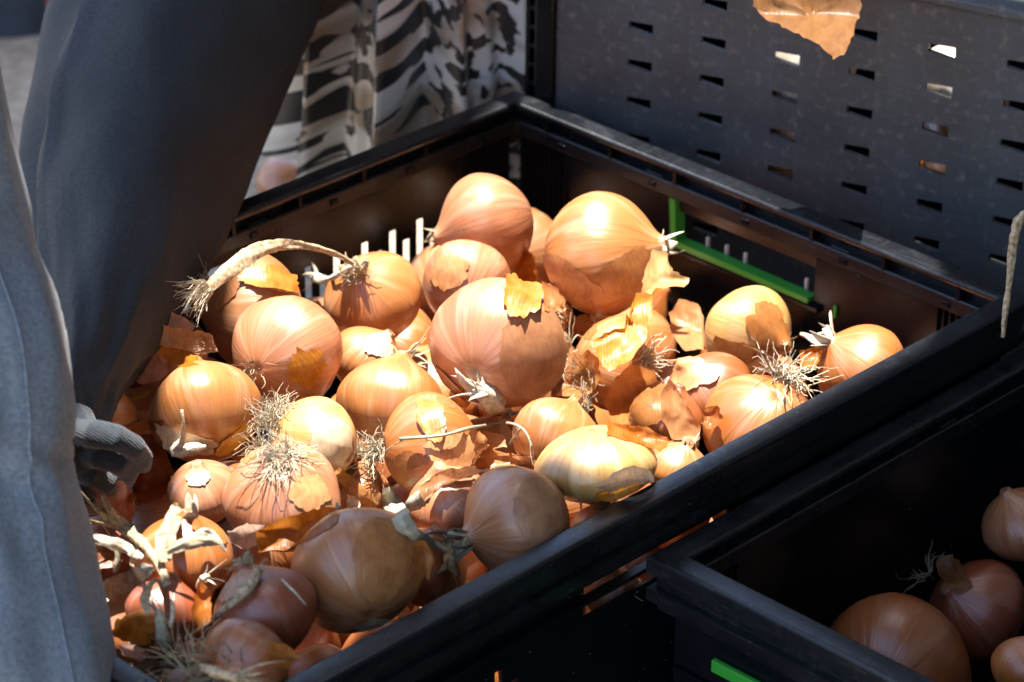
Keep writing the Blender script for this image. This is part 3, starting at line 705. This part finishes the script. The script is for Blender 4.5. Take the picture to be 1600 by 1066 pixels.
def ribbon(label, line, c, seed=1, lift=.004, cup=.4, mat=None, name='onion_skin', cat='onion skin', group='loose onion skins', rag=.12, fall=-.045, ks=None):
    """line: (x, y, half width px)"""
    P = catmull([Vector(p) for p in line], 6); m = len(P); ks_ = [kcast(p.x, p.y, fall) - lift for p in P]
    if ks: ks_ = [ks[0] + (ks[1] - ks[0]) * i / (m - 1) for i in range(m)]
    for _ in range(3): ks_ = [min(ks_[i], (ks_[max(i - 1, 0)] + ks_[i] + ks_[min(i + 1, m - 1)]) / 3) for i in range(m)]
    rg = random.Random(seed); vs, fs, fib = [], [], []; n = 9
    for i, p in enumerate(P):
        t = P[min(i + 1, m - 1)] - P[max(i - 1, 0)]; t.z = 0; t.normalize(); nx, ny = -t.y, t.x
        wl = p.z * (1 + rag * rg.uniform(-1, 1)); wr = p.z * (1 + rag * rg.uniform(-1, 1))
        for j in range(n):
            f = j / (n - 1) * 2 - 1; w_ = f * (wl if f < 0 else wr); k = ks_[i]; half = p.z * k / FPX
            q = at_k(p.x + nx * w_, p.y + ny * w_, k) + FW * (half * cup * (f * f) + .0012 * noise.noise((p.x * .04 + seed, p.y * .04, f * 1.5)))
            vs.append(q); fib.append((f * .5, i / m * 3, 0))
    for i in range(m - 1):
        for j in range(n - 1): a = i * n + j; fs.append((a, a + 1, a + n + 1, a + n))
    o = mk(name, vs, fs, mat or M_skin); o.color = (*c, 1); setfib(o, fib); tag(o, label, cat, group); return o
def stem(label, line, mat=None, flat=.5, lift=.003, frays=(0, 0), seed=1, fall=-.045, ks=None, name='dried_stalk', fl=.016, group='dry stems'):
    P = catmull([Vector(p) for p in line], 5); m = len(P); kk = [kcast(p.x, p.y, fall) - lift for p in P]
    if ks: kk = [ks[0] + (ks[1] - ks[0]) * i / (m - 1) for i in range(m)]
    else:
        for _ in range(4): kk = [min(kk[i], (kk[max(i - 1, 0)] + kk[i] + kk[min(i + 1, m - 1)]) / 3) for i in range(m)]
    rg = random.Random(seed)
    pts = [at_k(p.x, p.y, k) for p, k in zip(P, kk)]; rad = [p.z * k / FPX * rg.uniform(.85, 1.15) for p, k in zip(P, kk)]
    mb = MB().tube(pts, rad, 14, flat, TOCAM)
    for q in range(len(mb.v)):
        i_, j_ = divmod(q, 14); c_ = pts[i_]; mb.v[q] = c_ + (mb.v[q] - c_) * (1 + .55 * noise.noise((j_ * 1.9, i_ * .22, seed)) + (.16 if j_ % 3 == 0 else -.10))
    o = mb.build(name, mat or M_stem, None, True); tag(o, label, 'dry stem', group)
    for end, nf in ((0, frays[0]), (1, frays[1])):
        if not nf: continue
        p = pts[0] if end == 0 else pts[-1]; d = (pts[0] - pts[1]) if end == 0 else (pts[-1] - pts[-2]); d.normalize(); mb = MB(); r0 = rad[0] if end == 0 else rad[-1]
        for i in range(nf):
            dd = (d + Vector((rg.uniform(-.7, .7) for _ in range(3)))).normalized(); q = [p - d * .003 + Vector((rg.uniform(-1, 1) for _ in range(3))) * r0 * .5]; l = fl * rg.uniform(.4, 1.1); tw = Vector((rg.uniform(-.5, .5) for _ in range(3)))
            for k in range(5): dd = (dd + tw * .3).normalized(); q.append(q[-1] + dd * l / 5)
            w0 = r0 * rg.uniform(.15, .6); mb.tube(q, [w0 * f * rg.uniform(.8, 1.2) for f in (1, 1.1, .95, .75, .45, .06)], 6, .16, Vector((rg.uniform(-1, 1) for _ in range(3))) + TOCAM)
        mb.build('frayed_end', mat or M_stem, o, True)
    return o
# around the middle and right
skin('long curl of translucent yellow skin hanging below the largest back onion', [(998, 456), (1018, 460), (1019, 500), (1010, 530), (989, 557), (950, 581), (941, 572), (923, 536), (956, 515), (976, 512), (978, 490), (986, 502), (989, 464)], YEL, .022, .003, 1, fall=-.02, tilt=.45)
skin('cream torn lip of skin above the yellow curl', [(1019, 389), (1040, 392), (1052, 425), (1076, 437), (1070, 447), (1046, 450), (1022, 449), (1018, 466), (998, 466), (1007, 425)], (.80, .58, .26), .026, .004, 2, fall=-.01, tilt=.45)
skin('tan see-through skin standing beside the yellow curl', [(915, 545), (935, 560), (938, 590), (925, 615), (895, 622), (868, 618), (890, 590)], (.58, .32, .12), .006, .003, 3)
skin('broad brown skin leaning over the dip near the front rim', [(985, 570), (1020, 580), (1040, 612), (1038, 655), (1000, 672), (955, 660), (945, 628), (962, 590)], (.56, .26, .08), .008, .004, 4)
skin('pink pointed skin next to the broad brown one', [(1050, 592), (1072, 628), (1096, 672), (1090, 692), (1050, 688), (1032, 650), (1034, 612)], PSK, .006, .003, 5)
skin('orange skin lying flat under the broad brown one', [(950, 660), (1010, 668), (1052, 690), (1030, 705), (985, 690), (948, 680)], OSK, .004, .003, 6)
skin('pinkish skin standing beside the pale broken onion', [(1062, 466), (1090, 474), (1100, 500), (1102, 545), (1070, 550), (1048, 520), (1046, 490)], PSK, .004, .003, 7)
skin('orange skin between the pale broken onion and the corner onion', [(1248, 548), (1285, 540), (1292, 556), (1270, 578), (1250, 572)], OSK, .004, .003, 8)
skin('bright orange torn skin standing up from the middle onion', [(822, 384), (838, 408), (840, 440), (834, 480), (812, 482), (794, 474), (798, 440), (812, 410)], OSK, .010, .005, 9)
skin('light skin scrap behind the middle onion', [(846, 440), (872, 450), (884, 470), (880, 488), (850, 484)], (.66, .36, .14), .003, .002, 10)
skin('peach skin lying flat in front of the torn orange onion', [(690, 700), (735, 690), (790, 708), (835, 712), (838, 728), (770, 732), (720, 730), (688, 718)], (.74, .42, .20), .008, .003, 11)
skin('small peach scrap beside the thin twig', [(748, 672), (786, 680), (792, 698), (768, 704), (742, 692)], (.74, .42, .20), .010, .002, 12)
skin('brownish skin shell leaning on the purplish onion', [(655, 760), (685, 735), (735, 728), (768, 735), (735, 745), (690, 758), (662, 785)], (.66, .38, .18), .006, .003, 13)
skin('cream torn skin below the flat yellow onion', [(925, 762), (960, 735), (990, 726), (1018, 735), (1020, 752), (985, 758), (950, 770)], CRM, .006, .006, 14)
skin('amber skin below the cream torn one at the front rim', [(930, 772), (985, 758), (1002, 752), (995, 768), (955, 782), (930, 784)], (.60, .30, .04), .004, .002, 15)
# left part
skin('large amber skin flap between the two-toned onion and the root-topped one', [(402, 830), (440, 812), (490, 795), (535, 790), (528, 815), (490, 838), (450, 858), (405, 862)], (.56, .22, .035), .006, .003, 16)
skin('pinkish white scrap at the end of the amber flap', [(355, 830), (385, 818), (416, 822), (404, 850), (382, 858), (360, 846)], (.76, .58, .46), .008, .003, 17)
ribbon('narrow orange strip of skin beside the root-topped onion', [(525, 735, 7), (545, 755, 11), (568, 775, 10), (588, 790, 5)], (.62, .30, .10), 3, .006, .4)
skin('white scrap of skin under the orange strip', [(542, 770), (560, 778), (562, 796), (544, 792)], (.80, .70, .58), .003, .001, 18)
skin('dark red pointed shell of skin standing by the gloved hand', [(238, 694), (256, 706), (270, 735), (268, 765), (250, 780), (215, 790), (198, 785), (212, 750), (226, 720)], DRED, .010, -.004, 19)
skin('pale pink shell of skin right beside the dark sleeve', [(262, 486), (290, 496), (312, 512), (296, 520), (262, 512), (246, 502)], (.68, .44, .32), .010, .003, 20)
skin('large pink shell of skin over the onion beside the sleeve', [(246, 506), (296, 516), (330, 520), (342, 548), (318, 556), (280, 545), (248, 540), (240, 520)], PSK, .012, .003, 21)
skin('amber inner side of skin beneath the pink shell', [(248, 540), (285, 546), (318, 556), (310, 570), (276, 572), (246, 562)], (.66, .28, .02), .010, .002, 22)
skin('pale curled shell of skin at the edge of the sleeve shadow', [(205, 566), (240, 548), (262, 562), (268, 580), (250, 596), (225, 600), (205, 592)], (.72, .46, .34), .010, .004, 23)
skin('dark crimson skin under the pale curled shell', [(165, 592), (200, 572), (222, 580), (224, 602), (195, 612), (165, 606)], (.22, .045, .03), .008, .003, 24)
skin('yellow scrap of skin under the crimson one', [(198, 616), (232, 608), (236, 616), (210, 626)], (.62, .46, .10), .006, .001, 25)
skin('brown skin lying in the shadow beside the glowing onion', [(182, 668), (225, 660), (258, 656), (252, 670), (215, 682), (190, 684)], (.46, .19, .06), .006, .002, 26)
skin('amber cup of skin at the bottom by the trouser leg', [(180, 970), (215, 954), (246, 962), (252, 992), (225, 1010), (190, 1006), (172, 992)], (.58, .26, .04), .010, -.006, 27)
skin('pale pink scrap of skin below the amber cup', [(185, 1008), (215, 1004), (236, 1018), (222, 1034), (196, 1026)], (.72, .52, .44), .012, .003, 28)
skin('orange skin sliver behind the red-brown onion', [(312, 900), (330, 930), (334, 970), (312, 985), (300, 960), (306, 925)], OSK, .008, .003, 29)
skin('brown skin shell in the shade under the gloved hand', [(128, 850), (170, 838), (205, 850), (190, 880), (150, 892), (126, 880)], (.40, .17, .07), .006, .003, 30)
for lab, ol, c, lf, sd in (
 ('tan torn skin on the lower slope of the glowing onion', [(360, 690), (395, 676), (408, 700), (388, 724), (362, 716)], (.72, .48, .22), .006, 62),
 ('copper skin curl wedged beside the pale tufted onion', [(548, 690), (566, 700), (572, 735), (556, 750), (544, 722)], (.60, .28, .10), .006, 63),
 ('thin amber shard between the two big shaded onions', [(642, 850), (662, 842), (680, 870), (672, 905), (650, 890)], (.52, .24, .07), .008, 65),
 ('peach skin tongue beside the cluster of neck leaves', [(700, 612), (726, 604), (742, 620), (728, 640), (704, 634)], (.72, .42, .19), .006, 66),
 ('copper skin leaning on the buried onion near the yellow curl', [(885, 500), (915, 492), (934, 508), (920, 532), (890, 526)], (.64, .33, .12), .004, 67),
 ('small dark skin chip below the pink pointed one', [(1096, 640), (1120, 632), (1130, 655), (1110, 672), (1094, 662)], (.48, .20, .06), .006, 68),
 ('dull orange skin at the crate edge near the straw', [(420, 1000), (452, 1006), (470, 1030), (446, 1046), (420, 1030)], (.52, .22, .06), .008, 70),
 ('pale torn scrap under the forked stalk', [(205, 862), (238, 852), (248, 874), (226, 890), (204, 882)], (.76, .60, .42), .010, 72)):
    skin(lab, ol, c, lf, .005, sd)
# white root, thin twigs and dry stems
stem('white bent shoot between the glowing onion and the dark red skin', [(284, 640, 2), (287, 664, 3), (284, 690, 5), (272, 706, 8), (300, 700, 9), (322, 698, 3)], M_pale, .6, .008, (0, 0), 1)
arch = ribbon('long pale dry leaf arching over the torn brown onion', [(554, 414, 4), (528, 399, 4.5), (495, 388, 5.5), (455, 382, 7.5), (415, 387, 11), (380, 405, 14), (350, 428, 12), (322, 452, 8), (312, 462, 3)], (1, 1, 1), 2, .012, .4, M_stem, 'dried_leaf', 'dry leaf', 'dry leaves', ks=(1.735, 1.665))
strands(at_k(326, 448, 1.664), img(-.75, -.45, .15), 70, .020, .5, .00032, 77, .7, .5, .005).build('frayed_end', M_root, arch)['kind'] = 'stuff'
stem('short pale stem with a white tip behind the arching one', [(556, 414, 4), (536, 424, 4), (510, 438, 5), (490, 432, 8)], M_pale, .6, .010, (0, 4), 3)
stem('cluster of pale neck leaves in front of the middle onion', [(798, 650, 8), (780, 638, 14), (762, 618, 17), (745, 608, 14)], M_pale, .7, .006, (3, 12), 4, fl=.02)
stem('thin wiry twig across the torn orange onion', [(624, 686, 2.2), (690, 680, 2.4), (740, 668, 2.4), (790, 661, 2.2), (818, 672, 2), (832, 700, 1.6)], M_green_stem, .9, .006, (2, 2), 5)
stem('thin forked twig below the wiry one', [(815, 668, 1.6), (800, 688, 1.8), (790, 706, 1.4)], M_green_stem, .9, .007, (0, 0), 6)
ribbon('twisted grey-green dry leaf beside the purplish onion', [(604, 762, 8), (612, 786, 15), (628, 815, 16), (650, 836, 10), (682, 852, 6), (700, 862, 5)], (1, 1, 1), 7, .012, .9, M_green_stem, 'dried_leaf', 'dry leaf', 'dry leaves')
ribbon('crinkled grey leaf tip next to the twisted dry leaf', [(632, 800, 4), (648, 786, 13), (662, 775, 12), (668, 764, 4)], (1, 1, 1), 8, .012, .9, M_green_stem, 'dried_leaf', 'dry leaf', 'dry leaves')
stem('papery frayed neck strip hanging by the veined onion', [(700, 845, 8), (706, 860, 9), (702, 880, 7), (715, 898, 3)], M_stem, .6, .010, (6, 6), 9, fl=.014)
stem('thick dry stem with a forked frayed top near the trouser leg', [(262, 915, 6), (250, 885, 7), (228, 858, 9), (200, 830, 10), (178, 812, 11)], M_stem, .5, .020, (0, 12), 10, fl=.026)
ribbon('upright pale dry leaf behind the thick forked stem', [(258, 878, 9), (256, 850, 15), (266, 822, 14), (275, 795, 9), (278, 786, 5)], (1, 1, 1), 11, .026, .3, M_stem, 'dried_leaf', 'dry leaf', 'dry leaves')
ribbon('long pale dry leaf pointing to the middle from the forked stem', [(260, 862, 6), (290, 850, 10), (320, 846, 9), (345, 850, 3)], (1, 1, 1), 12, .028, .3, M_stem, 'dried_leaf', 'dry leaf', 'dry leaves')
ribbon('split pale husk under the forked stalk near the trouser leg', [(140, 838, 5), (165, 846, 9), (196, 856, 9), (222, 872, 4)], (1, 1, 1), 81, .030, .3, M_pale, 'dried_leaf', 'dry leaf', 'dry leaves')
ribbon('narrow straw-coloured husk across the orange onion behind the stalks', [(300, 838, 3), (322, 830, 6), (338, 842, 5), (352, 862, 2)], (1, 1, 1), 82, .012, .3, M_pale, 'dried_leaf', 'dry leaf', 'dry leaves')
ribbon('short torn husk standing above the amber cup', [(232, 960, 4), (226, 938, 8), (232, 918, 6), (244, 905, 2)], (1, 1, 1), 83, .030, .3, M_stem, 'dried_leaf', 'dry leaf', 'dry leaves')
ribbon('broad pale dry leaf low beside the trouser leg', [(148, 948, 8), (170, 922, 15), (200, 905, 17), (226, 892, 12), (240, 888, 4)], (1, 1, 1), 13, .034, .3, M_pale, 'dried_leaf', 'dry leaf', 'dry leaves')
stem('greenish split stem behind the broad pale leaf', [(180, 895, 3), (184, 870, 5), (178, 848, 2)], M_green_stem, .7, .012, (0, 4), 14)
stem('dry stem bent over the red-brown onion', [(404, 890, 6), (392, 915, 7), (368, 938, 6), (345, 955, 4), (330, 968, 2)], M_stem, .6, .006, (5, 0), 15)
stem('pale straw crossing between the red-brown and the two-toned onion', [(440, 905, 1.6), (460, 925, 1.8), (478, 945, 1.4)], M_pale, .8, .006, (0, 0), 16)
stem('grey upright dry stalk above the bottom straw', [(262, 1020, 8), (256, 995, 9), (250, 965, 8), (246, 952, 4)], M_green_stem, .6, .024, (4, 6), 17)
stem('thin pale stalk above the amber cup of skin', [(266, 980, 3), (270, 955, 3.5), (268, 938, 2.5)], M_pale, .7, .022, (0, 0), 18)
stem('pale flattened stalk behind the red-brown onion', [(312, 920, 6), (316, 905, 7), (328, 900, 4)], M_pale, .6, .012, (0, 4), 19)
stem('bundle of dry straw in the bottom corner of the crate', [(240, 1040, 5), (285, 1035, 8), (330, 1048, 8), (380, 1062, 6)], M_stem, .7, .020, (14, 14), 20, fl=.035)
stem('curled white root beside the corner onion', [(1250, 522, 2.5), (1272, 528, 4), (1288, 522, 5), (1294, 510, 4)], M_pale, .8, .004, (0, 0), 21)
stem('pale dry stalk hanging over the grey bin at the picture edge', [(1612, 330, 6), (1594, 342, 7), (1586, 370, 6.5), (1578, 430, 5), (1571, 490, 4), (1567, 528, 2.5)], M_stem, .5, .0, (0, 0), 22, ks=(1.70, 1.70))
skin('brown onion skin hanging over the rim of the grey bin', [(1172, -40), (1290, -60), (1346, -20), (1342, 28), (1322, 82), (1302, 94), (1280, 72), (1240, 52), (1196, 32), (1176, 10)], (.36, .19, .075), 0, .004, 31, amp=.003, fall=.118, tilt=.8)
skin('tan skin leaf in the shaded crate', [(1466, 868), (1486, 866), (1506, 886), (1520, 916), (1500, 930), (1476, 914), (1462, 890)], (.36, .19, .08), .004, .003, 33, fall=-.13)
# ------------------------------------------------------------------ the people
def limb(line, n=48, folds=(), seed=0, sub=8, amp=.004, crease=0):
    """line: (x, y, k, radius px) -> closed tube with cloth folds"""
    P = catmull([at_k(x, y, k) for x, y, k, r in line], sub); Rr = catmull([Vector((r * k / FPX, 0, 0)) for x, y, k, r in line], sub)
    m = len(P); vs, fs = [], []
    for i, p in enumerate(P):
        t = (P[min(i + 1, m - 1)] - P[max(i - 1, 0)]).normalized(); a = (TOCAM - t * TOCAM.dot(t)).normalized(); b = t.cross(a); u = i / (m - 1)
        for j in range(n):
            an = 2 * math.pi * j / n; d = a * math.cos(an) + b * math.sin(an); r = Rr[i].x
            q = noise.noise((math.cos(an) * 1.3 + seed, math.sin(an) * 1.3, u * 4 + seed)) * amp + noise.noise((math.cos(an) * 2.5, math.sin(an) * 2.5 + seed, u * 11)) * amp * .45
            q += crease * (1 - abs(noise.noise((math.cos(an) * 1.7 + seed, math.sin(an) * 1.7, u * 9 + math.sin(an) * 1.5))) * 2.4)
            for (a0_, a1_, w_, h_) in folds:
                c_ = a0_ + (a1_ - a0_) * u; dx = (an - c_ + math.pi) % (2 * math.pi) - math.pi; q += h_ * math.exp(-(dx / w_) ** 2)
            vs.append(p + d * (r + q))
    for i in range(m - 1):
        for j in range(n): fs.append((i * n + j, (i + 1) * n + j, (i + 1) * n + (j + 1) % n, i * n + (j + 1) % n))
    fs.append(tuple(range(n))); fs.append(tuple((m - 1) * n + j for j in range(n))[::-1])
    return vs, fs
hand_p = empty('person', at_z(150, 700, -.24 + .001)); tag(hand_p, 'person in a dark grey sleeve and knitted glove reaching into the crate', 'person')
def under(o, par):
    bpy.context.view_layer.update(); o.parent = par; o.matrix_parent_inverse = par.matrix_world.inverted()
KS = 1.535
vs, fs = limb([(470, -420, 2.10, 215), (385, -220, 2.03, 205), (298, 0, 1.94, 192), (240, 160, 1.87, 184), (192, 320, 1.785, 158), (160, 470, 1.69, 112), (128, 590, 1.60, 66), (112, 668, KS + .015, 52), (108, 700, KS, 46)], 64, [(.32, 1.36, .09, .006), (.62, 1.66, .25, -.010), (1.3, 1.9, .2, .004)], 3, 10, .006, .002)
o = mk('sleeve', vs, fs, M_sleeve); under(o, hand_p)
# gloved hand: palm and five fingers, grown together
hb = MB()
def finger(pts): hb.tube([at_k(x, y, k) for x, y, k, r in pts], [r * k / FPX for x, y, k, r in pts], 12)
finger([(106, 655, KS, 42), (112, 680, KS - .006, 45), (126, 706, KS - .010, 44), (136, 726, KS - .008, 36)])
finger([(120, 676, KS - .016, 22), (150, 678, KS - .030, 23), (182, 684, KS - .034, 22), (208, 698, KS - .026, 20), (222, 716, KS - .012, 18), (226, 730, KS, 11)])
finger([(126, 706, KS - .012, 22), (156, 712, KS - .022, 22), (184, 722, KS - .020, 20), (200, 738, KS - .006, 17), (203, 750, KS + .006, 10)])
finger([(122, 732, KS - .006, 21), (146, 742, KS - .012, 20), (166, 754, KS - .004, 17), (174, 768, KS + .008, 10)])
finger([(112, 748, KS, 18), (128, 762, KS - .004, 17), (138, 776, KS + .004, 14), (140, 786, KS + .012, 8)])
finger([(100, 690, KS + .004, 20), (106, 720, KS + .012, 19), (122, 750, KS + .020, 17), (140, 765, KS + .022, 9)])
o = hb.build('gloved_hand', M_knit, None, True); rm = o.modifiers.new('remesh', 'REMESH'); rm.mode = 'VOXEL'; rm.voxel_size = .0011; rm.use_smooth_shade = True
sm = o.modifiers.new('smooth', 'SMOOTH'); sm.iterations = 3; under(o, hand_p)

leg_p = empty('person', at_k(-80, 1300, 1.44)); leg_p.location.z = 0; tag(leg_p, 'person in grey-blue jeans standing close to the crate corner, only the leg showing', 'person')
KL = 1.43; RE = [(-150, -60), (0, -22), (200, 12), (330, 36), (450, 60), (560, 95), (640, 111), (700, 113), (760, 118), (850, 132), (950, 150), (1066, 172), (1250, 205), (1450, 240)]
vs, fs = limb([(e - 262, y, KL, 262) for y, e in RE], 72, [(-.92, -.95, .05, .0012), (-.80, -.82, .07, -.0025), (-1.25, -1.1, .10, .0025), (-.5, -.62, .10, .0025)], 8, 10, .006, .003)
o = mk('trouser_leg', vs, fs, M_denim); under(o, leg_p)
m = len(vs) // 72; mb = MB()
sp = [(Vector(vs[i * 72 + 61]) + TOCAM * .0006) for i in range(m)]; mb.tube(sp, .0005, 6)
o = mb.build('seam', M_denim, None, True); under(o, leg_p)

# the animal print skirt behind the crate
def skirt():
    bx = Vector((-.060, .104, 0))
    e = empty('person', bx); tag(e, 'person in a pleated black and white animal print skirt behind the crate', 'person')
    vs, fs, fib = [], [], []; n, m = 220, 40; Hs = .75
    for i in range(m + 1):
        u = i / m; z = .16 + u * (Hs - .14); rr = max(.052, .099 - .10 * u)
        for j in range(n):
            a = 2 * math.pi * j / n
            q = .016 * (1 - 2 * abs(math.sin(5.5 * a + .9 * u + .6)) ** .8) + .005 * math.sin(17 * a - 1.5 * u) + .012 * noise.noise((math.cos(a) * 2.2, math.sin(a) * 2.2, u * 2.4))
            q *= (1.15 - .5 * u)
            if i == m: q -= 0
            r = rr + q; vs.append((r * math.cos(a) * 1.0, r * math.sin(a) * .7, z)); fib.append((a * .25 + q * 2, u * 1.97 + q * 1.2, 0))
    for i in range(m):
        for j in range(n): fs.append((i * n + j, i * n + (j + 1) % n, (i + 1) * n + (j + 1) % n, (i + 1) * n + j))
    fs.append(tuple(m * n + j for j in range(n)))
    o = mk('skirt', vs, fs, M_print, e); setfib(o, fib)
    for lx in (.030, .085): MB().tube([(lx, 0, .0), (lx, .01, .05), (lx, .012, .12), (lx, .01, .30)], [.026, .022, .028, .036], 14).build('leg', M_sleeve, e, True)
skirt()
# dark blue bag with red trim, at the far left
bp = at_z(28, 62, -.24)
e = empty('cloth_bag', bp); tag(e, 'dark blue cloth bag with a red corner far behind, at the top', 'bag')
mb = MB(); vs, fs = [], []
for i in range(9):
    u = i / 8
    for j in range(24):
        a = 6.2832 * j / 24; sgn = lambda q: math.copysign(abs(q) ** .6, q); k = (1 - .25 * u * u) * (1 + .06 * math.sin(3 * a + 4 * u))
        vs.append((sgn(math.cos(a)) * .075 * k - .035, sgn(math.sin(a)) * .05 * k + .055, u * .16))
for i in range(8):
    for j in range(24): fs.append((i * 24 + j, i * 24 + (j + 1) % 24, (i + 1) * 24 + (j + 1) % 24, (i + 1) * 24 + j))
fs.append(tuple(8 * 24 + j for j in range(24)))
mk('bag_body', vs, fs, M_navy, e); MB().box((.026, -.004, .02), (.042, .012, .14)).build('red_trim', M_red, e, bevel=.004)
